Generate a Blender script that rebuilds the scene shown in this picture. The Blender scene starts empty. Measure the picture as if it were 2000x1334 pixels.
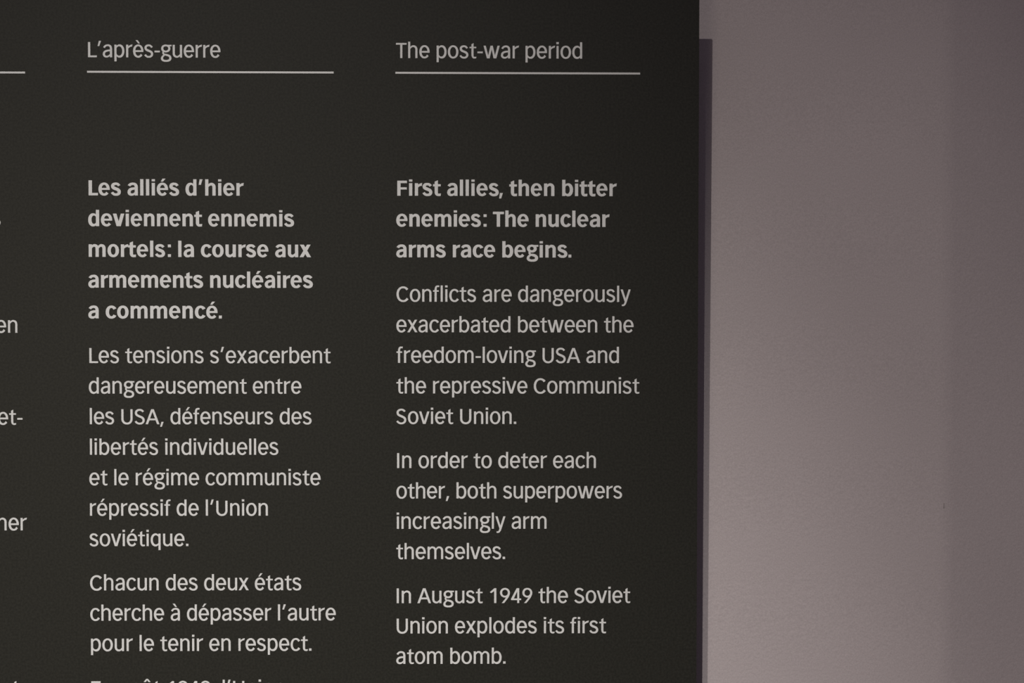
import bpy, math
from mathutils import Vector, Matrix
from mathutils.geometry import delaunay_2d_cdt

# ------------------------------------------------------------------ camera
MM = 0.001
EYE = 1.5                                     # height of the panel's drawing origin above the floor
sc = bpy.context.scene
cam_data = bpy.data.cameras.new('camera')
cam_data.sensor_width = 36.0
cam_data.lens = 2778.0 * 36.0 / 2000.0
cam_data.clip_start = 0.01
cam = bpy.data.objects.new('camera', cam_data)
sc.collection.objects.link(cam)
ax = (0.9999257777680989, -0.012126537120876312, 0.001177307231928122)     # right
ay = (0.01215174785626603, 0.9996259604231329, -0.02450049534533395)       # forward
az = (-0.0008797607061441996, 0.024512983204518488, 0.9996991245747466)    # up
cam.matrix_world = Matrix(((ax[0], az[0], -ay[0], -9.015 * MM),
                           (ax[1], az[1], -ay[1], -696.49 * MM),
                           (ax[2], az[2], -ay[2], EYE - 2.808 * MM),
                           (0, 0, 0, 1)))
sc.camera = cam

# ------------------------------------------------------------------ world, lamps, exposure
world = bpy.data.worlds.new('world')
sc.world = world
world.use_nodes = True
bg = world.node_tree.nodes['Background']
bg.inputs['Color'].default_value = (0.079, 0.067, 0.084, 1)
bg.inputs['Strength'].default_value = 1.0

def spot(name, loc, aim, power, angle, blend, radius, color):
    d = bpy.data.lights.new(name, 'SPOT')
    d.energy = power
    d.spot_size = math.radians(angle)
    d.spot_blend = blend
    d.shadow_soft_size = radius
    d.color = color
    o = bpy.data.objects.new(name, d)
    sc.collection.objects.link(o)
    o.location = loc
    o.rotation_euler = (Vector(aim) - Vector(loc)).to_track_quat('-Z', 'Y').to_euler()
    return o

# two ceiling spotlights, upper left in front of the wall
spot('ceiling_spotlight', (-0.988, -2.344, 4.610), (0.149, 0.0, 1.037), 222, 15.24, 1.0, 0.008, (1.06, 1.0, 0.95))
spot('ceiling_spotlight', (-0.613, -2.268, 5.715), (-0.191, 0.0, 0.663), 1105, 13.29, 1.0, 0.010, (1.03, 1.0, 0.97))

# warm fill lamp added behind the camera to brighten the panel's left side
ad = bpy.data.lights.new('left_fill_light', 'AREA')
ad.shape = 'RECTANGLE'
ad.size, ad.size_y = 0.9, 1.3
ad.energy = 5.0
ad.color = (1.0, 0.88, 0.70)
ao = bpy.data.objects.new('left_fill_light', ad)
sc.collection.objects.link(ao)
ao.location = (-1.55, -3.4, 1.42)
ao.rotation_euler = (Vector((-0.2, 0, 1.45)) - Vector(ao.location)).to_track_quat('-Z', 'Y').to_euler()

sc.view_settings.view_transform = 'Standard'
sc.view_settings.look = 'None'
sc.view_settings.gamma = 1.0
sc.view_settings.use_curve_mapping = False
sc.view_settings.exposure = 0.0

# ------------------------------------------------------------------ materials
def new_mat(name):
    m = bpy.data.materials.new(name)
    m.use_nodes = True
    nt = m.node_tree
    return m, nt, nt.nodes['Principled BSDF']

def noise(nt, scale, detail=3.0, rough=0.55):
    tc = nt.nodes.new('ShaderNodeTexCoord')
    n = nt.nodes.new('ShaderNodeTexNoise')
    n.inputs['Scale'].default_value = scale
    n.inputs['Detail'].default_value = detail
    n.inputs['Roughness'].default_value = rough
    nt.links.new(tc.outputs['Object'], n.inputs['Vector'])
    return n

def tint(nt, fac_socket, c0, c1, lo=0.3, hi=0.7):
    r = nt.nodes.new('ShaderNodeValToRGB')
    r.color_ramp.elements[0].position = lo
    r.color_ramp.elements[1].position = hi
    r.color_ramp.elements[0].color = (*c0, 1)
    r.color_ramp.elements[1].color = (*c1, 1)
    nt.links.new(fac_socket, r.inputs['Fac'])
    return r

def mixed(nt, a, b, fac):
    m = nt.nodes.new('ShaderNodeMix')
    m.data_type = 'RGBA'
    m.blend_type = 'MULTIPLY'
    m.inputs['Factor'].default_value = fac
    nt.links.new(a, m.inputs[6])
    nt.links.new(b, m.inputs[7])
    return m.outputs[2]

def plaster(name, base):
    m, nt, p = new_mat(name)
    big = noise(nt, 9, 2)
    c = tint(nt, big.outputs['Fac'], [v * 0.975 for v in base], [v * 1.025 for v in base])
    fine = noise(nt, 1500, 2, 0.6)
    f = tint(nt, fine.outputs['Fac'], (0.84, 0.84, 0.84), (1.0, 1.0, 1.0), 0.3, 0.7)
    nt.links.new(mixed(nt, c.outputs['Color'], f.outputs['Color'], 1.0), p.inputs['Base Color'])
    p.inputs['Roughness'].default_value = 0.85
    p.inputs['Specular IOR Level'].default_value = 0.15
    rl = noise(nt, 620, 2, 0.5)
    bm_ = nt.nodes.new('ShaderNodeBump')
    bm_.inputs['Strength'].default_value = 0.30
    bm_.inputs['Distance'].default_value = 0.0003
    nt.links.new(rl.outputs['Fac'], bm_.inputs['Height'])
    nt.links.new(bm_.outputs['Normal'], p.inputs['Normal'])
    return m

WALL = plaster('painted_plaster', (0.685, 0.606, 0.602))

BOARD, nt, p = new_mat('matt_black_laminate')
g = noise(nt, 900, 2, 0.6)
c = tint(nt, g.outputs['Fac'], (0.020, 0.0198, 0.0150), (0.034, 0.0334, 0.0260))
nt.links.new(c.outputs['Color'], p.inputs['Base Color'])
p.inputs['Roughness'].default_value = 0.45
p.inputs['Specular IOR Level'].default_value = 0.38

INK, nt, p = new_mat('off_white_screen_print')
g = noise(nt, 700, 2, 0.5)
c = tint(nt, g.outputs['Fac'], (0.80, 0.795, 0.76), (0.86, 0.855, 0.82))
nt.links.new(c.outputs['Color'], p.inputs['Base Color'])
p.inputs['Roughness'].default_value = 0.7
p.inputs['Specular IOR Level'].default_value = 0.2

RAIL, nt, p = new_mat('dark_anodised_rail')
g = noise(nt, 300, 2, 0.5)
c = tint(nt, g.outputs['Fac'], (0.05, 0.05, 0.05), (0.07, 0.07, 0.07))
nt.links.new(c.outputs['Color'], p.inputs['Base Color'])
p.inputs['Roughness'].default_value = 0.5

FLOOR, nt, p = new_mat('dark_grey_floor')
g = noise(nt, 30, 3, 0.6)
c = tint(nt, g.outputs['Fac'], (0.05, 0.048, 0.046), (0.07, 0.067, 0.064))
nt.links.new(c.outputs['Color'], p.inputs['Base Color'])
p.inputs['Roughness'].default_value = 0.6

# ------------------------------------------------------------------ mesh helpers
def link_mesh(name, verts, faces, mat, parent=None, loc=(0, 0, 0)):
    me = bpy.data.meshes.new(name)
    me.from_pydata(verts, [], faces)
    me.materials.append(mat)
    me.update()
    o = bpy.data.objects.new(name, me)
    sc.collection.objects.link(o)
    o.location = loc
    if parent:
        o.parent = parent
    return o

def box_mesh(x0, x1, y0, y1, z0, z1):
    v = [(x, y, z) for x in (x0, x1) for y in (y0, y1) for z in (z0, z1)]
    f = [(0, 1, 3, 2), (4, 6, 7, 5), (0, 4, 5, 1), (2, 3, 7, 6), (0, 2, 6, 4), (1, 5, 7, 3)]
    return v, f

def bevel(o, w, seg=3):
    b = o.modifiers.new('bevel', 'BEVEL')
    b.width = w
    b.segments = seg
    b.limit_method = 'ANGLE'

# ------------------------------------------------------------------ structure
GAP = 20 * MM                                  # printed face stands this far off the wall
FOLD_X = 213.4 * 716.5 / 696.5 * MM + 0.0003   # where the wall cants back
FOLD = math.radians(13.5)
H = 3.0
LEAN = 0.0105                                  # the wall leans away very slightly with height
def wall_y(z):
    return (z - EYE) * LEAN

# wall behind the panel, its right end rounding softly into the canted wall
def wall_mesh(points, thick, z1):
    """points: plan-view front line (x, y, heading) from left to right; makes a closed slab"""
    v = []
    n = len(points)
    for z in (0.0, z1):
        for (x, y, h) in points:
            v.append((x, y + wall_y(z), z))
        for (x, y, h) in points:
            v.append((x, y + thick + wall_y(z), z))
    f = []
    m = 2 * n
    for i in range(n - 1):
        f.append((i, i + 1, m + i + 1, m + i))                         # front
        f.append((n + i + 1, n + i, m + n + i, m + n + i + 1))         # back
        f.append((i, n + i, n + i + 1, i + 1))                         # bottom
        f.append((m + i, m + i + 1, m + n + i + 1, m + n + i))         # top
    f.append((0, m, m + n, n))
    f.append((n - 1, 2 * n - 1, m + 2 * n - 1, m + n - 1))
    return v, f

def exact_normals(o, points):
    """front faces take the true heading of the plan curve, so the eased fold shades evenly"""
    me = o.data
    n = len(points)
    nor = []
    for poly in me.polygons:
        front = all((vi % (2 * n)) < n for vi in poly.vertices) and poly.normal.y < -0.3
        poly.use_smooth = front
        for vi in poly.vertices:
            if front:
                h = points[vi % (2 * n)][2]
                nor.append(Vector((math.sin(h), -math.cos(h), LEAN)).normalized())
            else:
                nor.append(poly.normal.copy())
    me.normals_split_custom_set(nor)

R = 0.036                                       # radius of the eased fold
half = R * math.tan(FOLD / 2)
arc = []
for i in range(13):
    a = FOLD * i / 12
    arc.append((FOLD_X - half + R * math.sin(a), GAP + R * (1 - math.cos(a)), a))
left_pts = [(-2.2, GAP, 0.0)] + arc[:7]
end = arc[-1]
right_pts = arc[6:] + [(end[0] + 1.6 * math.cos(FOLD), end[1] + 1.6 * math.sin(FOLD), FOLD)]
v, f = wall_mesh(left_pts, 0.12, H)
wl = link_mesh('wall_back', v, f, WALL)
wl['kind'] = 'structure'
exact_normals(wl, left_pts)
v, f = wall_mesh(right_pts, 0.12, H)
wr = link_mesh('wall_right', v, f, WALL)
wr['kind'] = 'structure'
exact_normals(wr, right_pts)

# the small nick in the plaster on the fold line
nick_z = EYE - 2.8 * MM + (-100.5 + 2.8) * MM * 716.5 / 696.5
v = []
outline = [(-0.15, 1.4), (0.25, 1.5), (0.30, 0.2), (0.42, -1.3), (-0.5, -1.35), (-0.25, -0.1)]
for (x, z) in outline:
    v.append((x * MM, 0.3 * MM, z * MM))
for (x, z) in outline:
    v.append((x * MM * 0.8, -0.05 * MM, z * MM * 0.9))
n = len(outline)
f = [(i, n + i, n + (i + 1) % n, (i + 1) % n) for i in range(n)] + [tuple(range(2 * n - 1, n - 1, -1))]
NICK, nt, p = new_mat('bare_filler')
g = noise(nt, 900, 2)
c = tint(nt, g.outputs['Fac'], (0.36, 0.32, 0.31), (0.46, 0.41, 0.40))
nt.links.new(c.outputs['Color'], p.inputs['Base Color'])
nk = link_mesh('plaster_flake', v, f, NICK, wl, (FOLD_X - 1.3 * MM, GAP + wall_y(nick_z) + 0.04 * MM, nick_z))
nk['label'] = 'small darker flake on the wall fold'

v, f = box_mesh(-2.2, 1.9, -3.5, 0.5, -0.05, 0.0)
fl = link_mesh('floor', v, f, FLOOR)
fl['kind'] = 'structure'

# ------------------------------------------------------------------ the panel
PX0, PX1 = -386 * MM, 90.67 * MM
PZ0, PZ1 = -620 * MM, 158 * MM
SHEET = 0.8 * MM                               # thin sheet on deep rails
panel = bpy.data.objects.new('text_panel', None)
sc.collection.objects.link(panel)
panel.location = (0, 0, EYE)
panel['label'] = 'large matt black exhibition panel with off-white French and English text, standing off grey wall'
panel['category'] = 'information panel'

v, f = box_mesh(PX0, PX1, 0.0, SHEET, PZ0, PZ1)
board = link_mesh('board', v, f, BOARD, panel)
bevel(board, 0.15 * MM)
for x0 in (-0.34, -0.16, 0.02):
    v, f = box_mesh(x0, x0 + 0.03, SHEET, GAP, PZ0 + 0.04, PZ1 - 0.06)
    v = [(x, y + wall_y(EYE + z) if y > SHEET * 2 else y, z) for x, y, z in v]
    link_mesh('mounting_rail', v, f, RAIL, panel)

# ------------------------------------------------------------------ lettering: stroke-built humanist sans
# units: 0.25 mm; baseline y = 0, x to the right
class Pen:
    def __init__(s):
        s.tris = []
    def poly(s, pts):
        """convex or star-from-first polygon"""
        for i in range(1, len(pts) - 1):
            a, b, c = pts[0], pts[i], pts[i + 1]
            ar = (b[0] - a[0]) * (c[1] - a[1]) - (c[0] - a[0]) * (b[1] - a[1])
            if abs(ar) < 1e-5:
                continue
            s.tris.append((a, b, c) if ar > 0 else (a, c, b))
    def rect(s, x0, x1, y0, y1):
        s.poly([(x0, y0), (x1, y0), (x1, y1), (x0, y1)])
    def strip(s, A, B):
        for i in range(len(A) - 1):
            s.poly([A[i], A[i + 1], B[i + 1]])
            s.poly([A[i], B[i + 1], B[i]])
    def ring(s, o, i, t0=0, t1=360, ti0=None, ti1=None, n=None, e=2.12):
        ti0 = t0 if ti0 is None else ti0
        ti1 = t1 if ti1 is None else ti1
        n = n or max(6, int(abs(t1 - t0) / 11))
        def pt(b, t):
            c, q = math.cos(math.radians(t)), math.sin(math.radians(t))
            cx, cy = (b[0] + b[1]) / 2, (b[2] + b[3]) / 2
            return (cx + (b[1] - b[0]) / 2 * math.copysign(abs(c) ** (2 / e), c),
                    cy + (b[3] - b[2]) / 2 * math.copysign(abs(q) ** (2 / e), q))
        s.strip([pt(o, t0 + (t1 - t0) * k / n) for k in range(n + 1)],
                [pt(i, ti0 + (ti1 - ti0) * k / n) for k in range(n + 1)])
    def stroke(s, p0, w0, segs, cut0=None, cut1=None, n=7):
        """segs: (c1, c2, p, w) cubic or (p, w) line; round path with varying width"""
        P, W, T = [], [], []
        cur, cw = p0, w0
        for sg in segs:
            if len(sg) == 2:
                p, w = sg
                c1 = (cur[0] + (p[0] - cur[0]) / 3, cur[1] + (p[1] - cur[1]) / 3)
                c2 = (cur[0] + (p[0] - cur[0]) * 2 / 3, cur[1] + (p[1] - cur[1]) * 2 / 3)
                m = 1
            else:
                c1, c2, p, w = sg
                m = n
            for k in range(m + 1):
                if k == 0 and P:
                    continue
                t = k / m
                u = 1 - t
                P.append(tuple(u**3 * cur[j] + 3*u*u*t * c1[j] + 3*u*t*t * c2[j] + t**3 * p[j] for j in (0, 1)))
                d = [3*u*u*(c1[j]-cur[j]) + 6*u*t*(c2[j]-c1[j]) + 3*t*t*(p[j]-c2[j]) for j in (0, 1)]
                l = math.hypot(*d) or 1
                T.append((d[0] / l, d[1] / l))
                W.append(cw + (w - cw) * t)
            cur, cw = p, w
        A, B = [], []
        for k, (p, t, w) in enumerate(zip(P, T, W)):
            nx, ny = -t[1], t[0]
            cut = cut0 if k == 0 else cut1 if k == len(P) - 1 else None
            if cut:
                dn = cut[0] * nx + cut[1] * ny
                dx, dy = cut[0] / dn, cut[1] / dn
            else:
                dx, dy = nx, ny
            A.append((p[0] + dx * w / 2, p[1] + dy * w / 2))
            B.append((p[0] - dx * w / 2, p[1] - dy * w / 2))
        s.strip(A, B)
    def leg(s, a0, a1, ya, b0, b1, yb):
        s.poly([(b0, yb), (b1, yb), (a1, ya), (a0, ya)])
    def moved(s, dx, dy, rot=False):
        if rot:
            s.tris = [tuple((dx - x, dy - y) for x, y in t) for t in s.tris]
        else:
            s.tris = [tuple((x + dx, y + dy) for x, y in t) for t in s.tris]

XH, CAP, ASC, DESC = 24.5, 29.3, 31.8, -7.8

def arch(p, b, x, w, y0=0.0):
    """an n-shaped arch from the stem at x, right outer edge at x + w"""
    S = 6.35 if b else 4.2
    HT = 5.3 if b else 3.6
    top = XH + 0.5
    k = (w - S) / ((20.4 - 6.35) if b else 14.0)
    cx = x + (11.8 if b else 9.9) * (0.94 if k < 0.99 else 1)
    yc = 16.6
    rx = x + w - cx
    p.ring((cx - rx, cx + rx, 2 * yc - top, top),
           (cx - (rx - S), cx + (rx - S), 2 * yc - (top - HT), top - HT), 0, 90, n=9)
    p.rect(x + w - S, x + w, y0, yc)
    if b:
        p.stroke((x + 3.2, 15.8), 3.4, [((x + 6.6, 20.2), (cx - 2.6, top - HT / 2), (cx, top - HT / 2), HT)])
    else:
        p.stroke((x + 2.0, 16.6), 2.4, [((x + 5.2, 21.4), (cx - 2.9, top - HT / 2), (cx, top - HT / 2), HT)])

def glyph(ch, b):
    """returns (Pen, ink width)"""
    p = Pen()
    S = 6.35 if b else 4.2
    if ch == 'l':
        p.rect(0, S, 0, ASC); w = S
    elif ch == 'i':
        p.rect(0, S, 0, XH)
        if b: p.rect(-0.05, S + 0.05, 27.5, ASC)
        else: p.rect(-0.3, S + 0.3, 27.9, 32.0)
        w = S
    elif ch in 'nh':
        w = 20.4 if b else 18.2
        p.rect(0, S, 0, XH if ch == 'n' else ASC)
        arch(p, b, 0, w)
    elif ch in 'uû':
        w = 20.3 if b else 18.2
        p.rect(0, S, 0, XH)
        arch(p, b, 0, w)
        p.moved(w, XH, True)
        if ch == 'û':
            p.stroke((3.0 + 1.5, 27.6), 3.6, [((8.0, 32.6), 3.0)], (1, 0), (1, 0))
            p.stroke((15.1 - 1.4, 27.6), 3.6, [((10.2, 32.6), 3.0)], (1, 0), (1, 0))
            p.poly([(6.9, 31.4), (11.3, 31.4), (11.0, 33.8), (7.2, 33.8)])
    elif ch == 'm':
        w = 33.0 if b else 30.7
        pitch = (w - S) / 2
        p.rect(0, S, 0, XH)
        arch(p, b, 0, pitch + S)
        arch(p, b, pitch, pitch + S)
    elif ch == 'r':
        p.rect(0, S, 0, XH)
        if b:
            w = 14.3
            p.stroke((3.2, 14.6), 3.2, [((6.4, 19.6), (8.6, 21.6), (14.0, 22.1), 5.5)], None, (0.12, 1))
        else:
            w = 12.4
            p.stroke((2.0, 16.2), 2.4, [((5.0, 20.8), (7.6, 22.6), (12.0, 23.0), 3.9)], None, (0.22, 1))
    elif ch == 'o':
        w = 22.4 if b else 20.6
        if b: p.ring((0, w, -0.6, 25.1), (6.6, w - 6.6, 4.2, 20.4))
        else: p.ring((0, w, -0.6, 25.1), (4.4, w - 4.4, 2.9, 21.7))
    elif ch == 'c':
        if b:
            w = 20.2
            p.ring((0, 22.6, -0.6, 25.1), (6.6, 15.8, 4.2, 20.4), 33, 327, 34, 326)
        else:
            w = 18.5
            p.ring((0, 20.6, -0.6, 25.1), (4.4, 16.0, 2.9, 21.7), 36, 324, 34, 326)
    elif ch in 'eéè':
        if b:
            w = 22.0
            p.ring((0, w, -0.6, 25.1), (6.3, w - 6.0, 4.1, 20.6), -6, 319, -8, 324)
            p.rect(4, w - 4, 10.7, 14.6)
            p.poly([(w - 6.2, 10.7), (w - 0.05, 10.7), (w - 0.1, 13.2), (w - 6.2, 14.6)])
        else:
            w = 20.1
            p.ring((0, w, -0.6, 25.1), (4.4, w - 4.3, 3.0, 21.6), -6, 322, -8, 328)
            p.rect(3, w - 3, 10.5, 13.9)
            p.poly([(w - 4.6, 10.5), (w - 0.05, 10.5), (w - 0.1, 13.2), (w - 4.6, 13.9)])
        if ch == 'é':
            if b: p.poly([(7.8, 27.0), (12.2, 27.0), (17.3, 32.9), (11.2, 32.9)])
            else: p.poly([(6.9, 26.9), (10.0, 26.9), (15.2, 33.3), (10.9, 33.3)])
        if ch == 'è':
            p.poly([(10.2, 26.9), (13.3, 26.9), (9.2, 33.3), (4.9, 33.3)])
    elif ch in 'aà':
        if b:
            w = 20.3
            p.stroke((3.2, 18.7), 5.4, [((4.6, 21.4), (7.0, 22.75), (10.4, 22.75), 4.8),
                                        ((14.6, 22.75), (17.15, 20.8), (17.15, 15.8), 6.3), ((17.15, 0), 6.3)])
            p.stroke((15.6, 13.75), 4.3, [((9.5, 13.4), (3.2, 12.8), (3.2, 6.6), 6.4),
                                          ((3.2, 3.4), (5.2, 1.7), (8.6, 1.7), 4.6),
                                          ((11.6, 1.7), (13.8, 3.2), (16.4, 7.2), 3.2)])
        else:
            w = 18.2
            p.stroke((2.5, 18.6), 3.7, [((4.0, 21.6), (6.2, 23.35), (9.6, 23.35), 3.5),
                                        ((13.8, 23.35), (16.05, 21.2), (16.05, 16.4), 4.3), ((16.05, 0), 4.3)])
            p.stroke((15.0, 13.4), 3.2, [((9.6, 13.2), (2.2, 12.8), (2.2, 6.3), 4.3),
                                         ((2.2, 3.2), (4.2, 1.2), (7.4, 1.2), 3.5),
                                         ((10.4, 1.2), (12.8, 2.9), (15.4, 6.4), 2.5)])
        if ch == 'à':
            p.poly([(9.3, 26.9), (12.4, 26.9), (8.3, 33.3), (4.0, 33.3)])
    elif ch in 's':
        if b:
            w = 19.3
            p.stroke((16.0, 18.9), 5.3, [((14.4, 21.5), (12.6, 22.7), (9.7, 22.7), 4.8),
                                         ((5.8, 22.7), (3.3, 21.2), (3.3, 18.2), 6.4),
                                         ((3.3, 14.9), (6.3, 14.2), (9.8, 12.8), 6.2),
                                         ((13.4, 11.4), (16.1, 10.2), (16.1, 6.6), 6.4),
                                         ((16.1, 3.2), (13.2, 1.75), (9.6, 1.75), 4.8),
                                         ((6.0, 1.75), (3.8, 3.2), (2.0, 6.2), 5.2)])
        else:
            w = 17.3
            p.stroke((14.8, 19.2), 3.7, [((13.4, 22.0), (11.3, 23.4), (8.6, 23.4), 3.5),
                                         ((5.0, 23.4), (2.5, 21.6), (2.5, 18.6), 4.3),
                                         ((2.5, 15.0), (5.6, 14.1), (8.8, 12.8), 4.3),
                                         ((12.3, 11.4), (15.1, 10.3), (15.1, 6.6), 4.3),
                                         ((15.1, 3.0), (12.3, 1.1), (8.6, 1.1), 3.5),
                                         ((5.2, 1.1), (3.2, 2.6), (1.5, 5.4), 3.7)])
    elif ch in 'bpdq':
        if b:
            w = 21.4
            p.ring((2.4, w, -0.6, 25.1), (5.4, w - 6.6, 4.4, 20.7))
        else:
            w = 19.4
            p.ring((0.9, w, -0.6, 25.1), (3.2, w - 4.3, 3.2, 21.4))
        if ch in 'bd':
            p.rect(0, S, 0, ASC)
            if ch == 'd':       # mirror
                p.tris = [tuple((w - x, y) for x, y in reversed(t)) for t in p.tris]
        else:
            p.rect(0, S, DESC, XH)
            if ch == 'q':
                p.tris = [tuple((w - x, y) for x, y in reversed(t)) for t in p.tris]
    elif ch == 't':
        if b:
            w = 15.3
            p.poly([(3.1, 6), (9.5, 6), (9.5, 30.3), (3.1, 27.6)])
            p.rect(0, 15.0, 18.3, 22.7)
            p.stroke((6.3, 7.5), 6.4, [((6.3, 3.4), (7.6, 1.9), (10.9, 1.9), 4.9), ((15.2, 2.2), 4.9)], None, (0.1, 1))
        else:
            w = 13.5
            p.poly([(3.8, 6), (8.0, 6), (8.0, 29.5), (3.8, 27.2)])
            p.rect(0, 13.2, 19.5, 22.4)
            p.stroke((5.9, 7.5), 4.2, [((5.9, 3.2), (6.7, 1.2), (10.0, 1.15), 3.3), ((13.3, 1.55), 3.0)], None, (0.15, 1))
    elif ch == 'f':
        w = 12.4
        p.rect(3.0, 7.2, 0, 24)
        p.rect(0, 11.2, 19.6, 22.4)
        p.stroke((5.1, 23), 4.2, [((5.1, 28.4), (6.4, 30.3), (9.4, 30.3), 3.3), ((12.2, 30.1), 3.1)], None, (0.2, 1))
    elif ch == 'g':
        if b:
            w = 22.9
            p.ring((0.7, 19.9, 9.6, 25.1), (6.4, 13.9, 14.2, 21.0))
            p.rect(12.5, 22.9, 21.0, XH)
            p.stroke((7.2, 12.0), 4.0, [((4.6, 10.4), (5.0, 8.2), (7.2, 6.6), 3.9)])
            p.stroke((6.2, 6.6), 3.6, [((8.4, 4.9), (9.8, 5.2), (12.0, 4.8), 5.0),
                                       ((16.6, 3.9), (19.5, 2.4), (19.5, -1.0), 6.2),
                                       ((19.5, -4.6), (16.0, -6.0), (10.8, -6.0), 4.4),
                                       ((5.5, -6.0), (2.8, -4.2), (2.8, -1.6), 5.4),
                                       ((2.8, 1.0), (4.8, 3.2), (8.4, 5.6), 3.8)])
        else:
            w = 21.0
            p.ring((0.7, 18.6, 9.8, 25.0), (4.9, 14.5, 13.3, 21.7))
            p.rect(11.0, 21.0, 21.7, XH)
            p.stroke((6.4, 12.2), 3.2, [((3.9, 10.6), (3.9, 8.3), (5.6, 6.9), 3.2)])
            p.stroke((5.0, 7.0), 2.8, [((6.6, 5.5), (8.0, 5.7), (10.2, 5.2), 3.6),
                                       ((14.8, 4.2), (18.5, 3.0), (18.5, -1.2), 4.4),
                                       ((18.5, -4.8), (15.4, -6.6), (10.2, -6.6), 3.5),
                                       ((5.0, -6.6), (2.3, -4.9), (2.3, -2.0), 4.4),
                                       ((2.3, 0.6), (3.9, 2.5), (6.8, 4.8), 3.0)])
    elif ch == 'v':
        if b:
            w = 22.3; c = w / 2
            p.leg(0, 7.0, XH, c - 4.1, c + 2.6, 0); p.leg(w - 7.0, w, XH, c - 2.6, c + 4.1, 0)
        else:
            w = 20.3; c = w / 2
            p.leg(0, 4.5, XH, c - 2.6, c + 1.7, 0); p.leg(w - 4.5, w, XH, c - 1.7, c + 2.6, 0)
    elif ch == 'w':
        w = 31.6
        for m in (0, 1):
            q = Pen()
            q.leg(0, 4.4, XH, 6.6, 10.8, 0)
            q.leg(13.5, 17.3, XH, 7.9, 12.1, 0)
            if m: q.tris = [tuple((w - x, y) for x, y in reversed(t)) for t in q.tris]
            p.tris += q.tris
    elif ch == 'x':
        if b:
            w = 22.6
            p.leg(0.8, 8.4, XH, 14.8, w, 0); p.leg(14.6, w - 0.8, XH, 0, 7.6, 0)
        else:
            w = 20.0
            p.leg(0.7, 5.5, XH, 15.1, w, 0); p.leg(14.7, w - 0.5, XH, 0, 4.8, 0)
    elif ch == 'y':
        w = 19.9
        p.leg(0, 4.4, XH, 8.2, 12.0, 0)
        p.stroke((17.75, XH), 4.0, [((10.2, 0.4), 4.0), ((9.1, -3.0), (7.9, -6.6), (4.8, -6.7), 3.2), ((2.5, -6.5), 3.1)],
                 (1, 0), (0.1, 1))
    elif ch == 'A':
        w = 27.0
        p.leg(10.9, 15.2, CAP, 0, 4.7, 0); p.leg(w - 15.2, w - 10.9, CAP, w - 4.7, w, 0)
        p.rect(4.5, w - 4.5, 7.7, 11.1)
    elif ch == 'U':
        w = 22.0
        p.rect(0, 4.3, 10.4, CAP); p.rect(w - 4.3, w, 10.4, CAP)
        p.ring((0, w, -0.6, 21.4), (4.3, w - 4.3, 3.1, 17.7), 180, 360)
    elif ch == 'S':
        w = 19.8
        p.stroke((16.9, 24.3), 3.8, [((15.1, 27.0), (13.0, 28.1), (9.9, 28.1), 3.6),
                                     ((5.8, 28.1), (2.75, 25.7), (2.75, 22.1), 4.3),
                                     ((2.75, 18.2), (5.8, 16.9), (9.9, 15.2), 4.3),
                                     ((14.2, 13.4), (17.6, 12.0), (17.6, 7.7), 4.3),
                                     ((17.6, 3.6), (14.2, 1.1), (9.8, 1.1), 3.6),
                                     ((6.2, 1.1), (3.7, 2.9), (1.7, 5.9), 3.8)])
    elif ch == 'C':
        w = 23.4
        p.ring((0, 26.2, -0.7, 30.0), (4.5, 21.2, 3.0, 26.3), 41, 322, 38, 325)
    elif ch == 'T':
        if b:
            w = 21.6
            p.rect(0, w, CAP - 4.8, CAP); p.rect(w / 2 - 3.3, w / 2 + 3.3, 0, CAP - 2)
        else:
            w = 20.7
            p.rect(0, w, CAP - 3.4, CAP); p.rect(w / 2 - 2.15, w / 2 + 2.15, 0, CAP - 2)
    elif ch == 'I':
        w = 4.3; p.rect(0, w, 0, CAP)
    elif ch == 'L':
        if b:
            w = 18.2; p.rect(0, 6.7, 0, CAP); p.rect(0, w, 0, 4.9)
        else:
            w = 17.0; p.rect(0, 4.4, 0, CAP); p.rect(0, w, 0, 3.5)
    elif ch == 'E':
        w = 18.5
        p.rect(0, 4.3, 0, CAP); p.rect(0, w, CAP - 3.5, CAP); p.rect(0, w, 0, 3.5); p.rect(0, 17.0, 13.5, 17.0)
    elif ch == 'F':
        w = 19.0
        p.rect(0, 6.5, 0, CAP); p.rect(0, w, CAP - 4.8, CAP); p.rect(0, 18.6, 12.1, 16.5)
    elif ch == '1':
        w = 12.6
        p.rect(8.3, w, 0, CAP)
        p.poly([(8.9, CAP), (0, 21.9), (2.3, 19.6), (8.6, 23.8)])
        p.poly([(8.9, CAP), (8.6, 23.8), (9.5, 23.8), (9.5, CAP)])
    elif ch == '9':
        w = 19.6
        p.ring((0, w, 11.0, 29.9), (4.2, w - 4.2, 14.3, 26.5), e=2.05)
        p.stroke((17.5, 20.5), 4.2, [((17.5, 14.6), (13.4, 9.4), (5.7, 0.0), 3.5)], None, (1, 0), n=9)
    elif ch == '4':
        w = 19.9
        p.rect(12.1, 16.1, 0, CAP); p.rect(0, w, 5.8, 9.0)
        p.poly([(0, 5.8), (3.9, 5.8), (15.0, CAP), (10.9, CAP), (0, 8.3)])
        p.poly([(0, 5.8), (3.9, 7.0), (0, 8.3)])
    elif ch == '-':
        w = 10.4; p.rect(0, w, 9.8, 13.2)
    elif ch == '.':
        w = 5.8 if b else 4.8
        p.rect(0, w, 0, 5.8 if b else 4.6)
    elif ch == ':':
        w = 6.0; p.rect(0, w, 0, 5.5); p.rect(0, w, 18.9, 24.3)
    elif ch == ',':
        if b: w = 7.5; p.leg(1.6, w, 5.8, 0, 4.0, -4.9)
        else: w = 6.8; p.leg(2.4, w, 4.6, 0, 3.4, -5.0)
    elif ch == '’':
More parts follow.
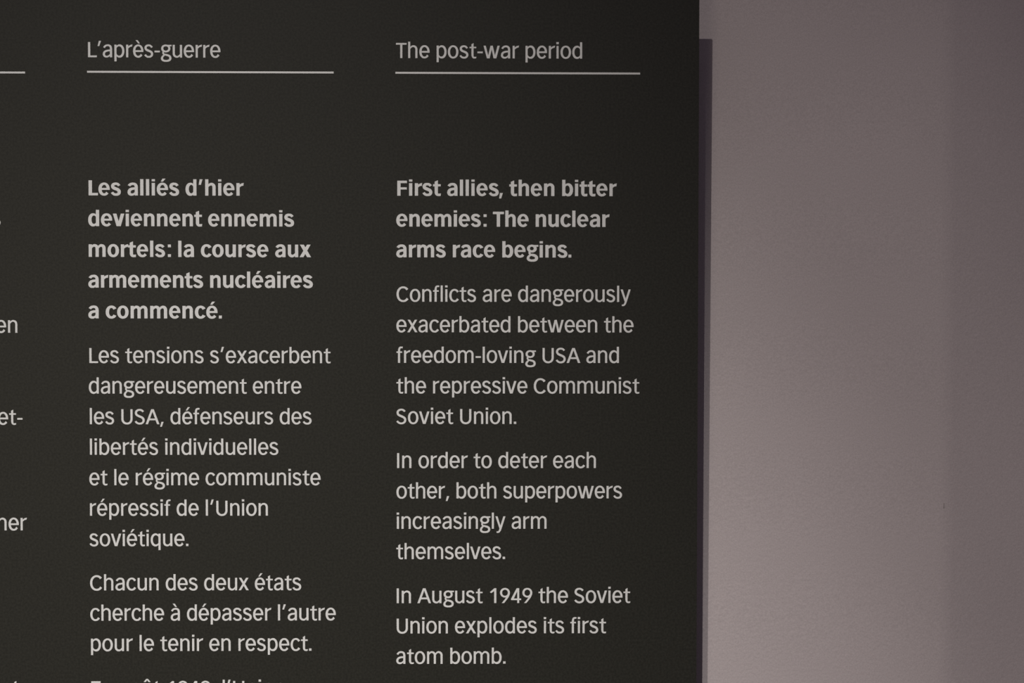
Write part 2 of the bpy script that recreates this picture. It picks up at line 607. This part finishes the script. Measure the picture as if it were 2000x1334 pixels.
        if b: w = 7.6; p.leg(1.8, w, ASC, 0, 4.2, 20.9)
        else: w = 6.8; p.leg(2.7, w, ASC, 0, 3.4, 21.6)
    return p, w

# side bearings (left, right)
SB_L = dict(o=(1.25, 1.15), e=(1.25, 1.0), c=(1.25, 0.8), a=(1.5, 2.3), b=(2.45, 1.3), d=(1.25, 2.35),
            p=(2.45, 1.3), q=(1.25, 2.4), n=(2.45, 2.4), h=(2.45, 2.4), m=(2.45, 2.4), u=(2.35, 2.35), r=(2.45, 0.2),
            s=(1.1, 1.2), t=(0.9, 0.4), f=(0.6, 0.0), g=(1.2, 0.1), i=(2.5, 2.45), l=(2.5, 2.45), v=(0.0, 0.3),
            x=(0.4, 0.3), y=(0.3, 0.3), w=(0.5, 0.8), L=(2.6, -0.1), U=(2.7, 2.6), S=(1.2, 1.7), A=(0.0, 0.0),
            T=(0.7, 0.6), C=(1.2, 1.5), I=(2.6, 3.2), E=(2.6, 1.0))
SB_L.update({'1': (3.6, 6.2), '9': (1.1, 1.2), '4': (1.05, 1.3), '-': (1.7, 1.0), '.': (1.7, 2), ',': (1.3, 1.9),
             '’': (2.0, 2.1)})
SB_B = dict(o=(1.1, 1.2), e=(1.1, 1.35), c=(1.1, 0.8), a=(1.6, 2.1), b=(2.5, 1.2), d=(1.1, 2.4), n=(2.5, 2.5),
            h=(2.5, 2.5), m=(2.5, 2.5), u=(2.4, 2.4), r=(2.5, -0.3), s=(1.1, 1.1), t=(0.2, 0.5), g=(0.8, 0.1),
            i=(2.5, 2.5), l=(2.5, 2.5), v=(0.1, 0.2), x=(0.1, 0.1), F=(2.5, 1.6), T=(0.9, 0.5), L=(2.5, 0.0))
SB_B.update({'’': (2.1, 2.6), ',': (-0.4, 2.0), ':': (4.4, 1.5), '.': (1.0, 2)})
BASE = {'é': 'e', 'è': 'e', 'à': 'a', 'û': 'u'}
SPACE = 10.2

cache = {}
def solid(ch, b):
    """union of a glyph's strokes as one flat outline with thin side walls"""
    if (ch, b) in cache:
        return cache[(ch, b)]
    p, w = glyph(ch, b)
    vs, fs = [], []
    for t in p.tris:
        fs.append([len(vs), len(vs) + 1, len(vs) + 2])
        vs += [Vector(q) for q in t]
    ov, oe, of, _, _, src = delaunay_2d_cdt(vs, [], fs, 1, 1e-4)
    fv = [tuple(q) for q in ov]
    tri = [tuple(q) for q, k in zip(of, src) if len(k)]      # keep only what a stroke covers
    edges = {}
    for t in tri:
        for i in range(len(t)):
            a, c = t[i], t[(i + 1) % len(t)]
            edges[(a, c)] = edges.get((a, c), 0) + 1
    rim = [e for e in edges if (e[1], e[0]) not in edges]
    cache[(ch, b)] = (fv, tri, rim, w)
    return cache[(ch, b)]

U = 0.25 * MM
PROUD = 0.06 * MM
def layout(text, b):
    SB = SB_B if b else SB_L
    xs, x, last = [], 0.0, None
    for ch in text:
        if ch == ' ':
            x += SPACE
            continue
        l, r = SB[BASE.get(ch, ch)]
        w = solid(ch, b)[3]
        if last is not None:
            x += l
        xs.append((ch, x))
        x += w
        end_ = x
        x += r
        last = ch
    return xs, end_

report = []
def text_line(text, b, x0, x1, z, name='text_line'):
    """x0 / x1: ink extents in mm; letter spacing is opened or closed a hair to fit"""
    xs, ink = layout(text, b)
    n = len(xs)
    if x0 is None:
        x0 = x1 - ink * 0.25
    extra = ((x1 - x0) / 0.25 - ink) / max(1, n - 1)
    report.append((text, round(extra, 3)))
    verts, faces = [], []
    for k, (ch, x) in enumerate(xs):
        fv, tri, rim, w = solid(ch, b)
        o = len(verts)
        m = len(fv)
        ox = (x + extra * k) * U
        for q in fv:
            verts.append((ox + q[0] * U, 0.0, q[1] * U))
        for q in fv:
            verts.append((ox + q[0] * U, PROUD, q[1] * U))
        faces += [tuple(o + i for i in t) for t in tri]
        faces += [(o + a, o + a + m, o + c + m, o + c) for a, c in rim]
    ob = link_mesh(name, verts, faces, INK, panel, (x0 * MM, -PROUD, z * MM))
    return ob

HEAD = [
    ('L’après-guerre', -206.64, -142.46, 118.05),
    ('The post-war period', -57.22, 33.51, 118.15),
]
BOLD = [
    ('Les alliés d’hier', -206.78, -131.41, 51.10),
    ('deviennent ennemis', -207.07, -106.93, 36.15),
    ('mortels: la course aux', -206.91, -98.71, 21.20),
    ('armements nucléaires', -207.20, -97.85, 6.22),
    ('a commencé.', -207.29, -142.30, -8.77),
    ('First allies, then bitter', -56.65, 50.58, 51.25),
    ('enemies: The nuclear', -57.16, 47.11, 36.23),
    ('arms race begins.', -57.20, 28.45, 21.24),
    ('s', None, -249.54, 36.05),
]
LIGHT = [
    ('Les tensions s’exacerbent', -206.90, -89.25, -30.58),
    ('dangereusement entre', -207.24, -103.57, -45.52),
    ('les USA, défenseurs des', -206.86, -98.62, -60.50),
    ('libertés individuelles', -206.90, -114.91, -75.47),
    ('et le régime communiste', -207.29, -94.28, -90.42),
    ('répressif de l’Union', -207.06, -120.15, -105.39),
    ('soviétique.', -207.35, -159.05, -120.34),
    ('Chacun des deux états', -207.23, -103.88, -142.12),
    ('cherche à dépasser l’autre', -207.22, -86.98, -157.05),
    ('pour le tenir en respect.', -206.96, -98.95, -172.05),
    ('En août 1949, l’Union', -206.97, -112.28, -194.26),
    ('Conflicts are dangerously', -57.06, 57.59, -0.45),
    ('exacerbated between the', -57.15, 59.05, -15.40),
    ('freedom-loving USA and', -57.11, 51.90, -30.38),
    ('the repressive Communist', -57.13, 62.01, -45.37),
    ('Soviet Union.', -57.24, 1.58, -60.34),
    ('In order to deter each', -56.85, 40.73, -82.02),
    ('other, both superpowers', -57.19, 53.67, -96.98),
    ('increasingly arm', -56.98, 16.53, -111.93),
    ('themselves.', -57.27, -3.82, -126.86),
    ('In August 1949 the Soviet', -57.08, 57.87, -148.62),
    ('Union explodes its first', -57.10, 46.02, -163.58),
    ('atom bomb.', -57.36, -3.54, -178.62),
    ('en', None, -241.78, -15.84),
    ('et-', None, -239.59, -60.75),
    ('ner', None, -237.82, -112.56),
    ('t', None, -242.15, -194.08),
]
for t, a, c, z in HEAD:
    o = text_line(t, False, a, c, z, 'heading')
    o['label'] = 'column heading reading %s' % t
for t, a, c, z in BOLD:
    o = text_line(t, True, a, c, z)
    o['label'] = 'bold text line reading %s' % t if len(t) > 1 else 'bold end of a text line'
for t, a, c, z in LIGHT:
    text_line(t, False, a, c, z)

# thin rules under the three headings
for a, c, z in ((-356.0, -237.16, 110.55), (-207.18, -87.53, 111.03), (-57.5, 61.86, 111.0)):
    v, f = box_mesh(0, (c - a) * MM, 0, PROUD, -0.46 * MM, 0.46 * MM)
    link_mesh('heading_rule', v, f, INK, panel, (a * MM, -PROUD, z * MM))
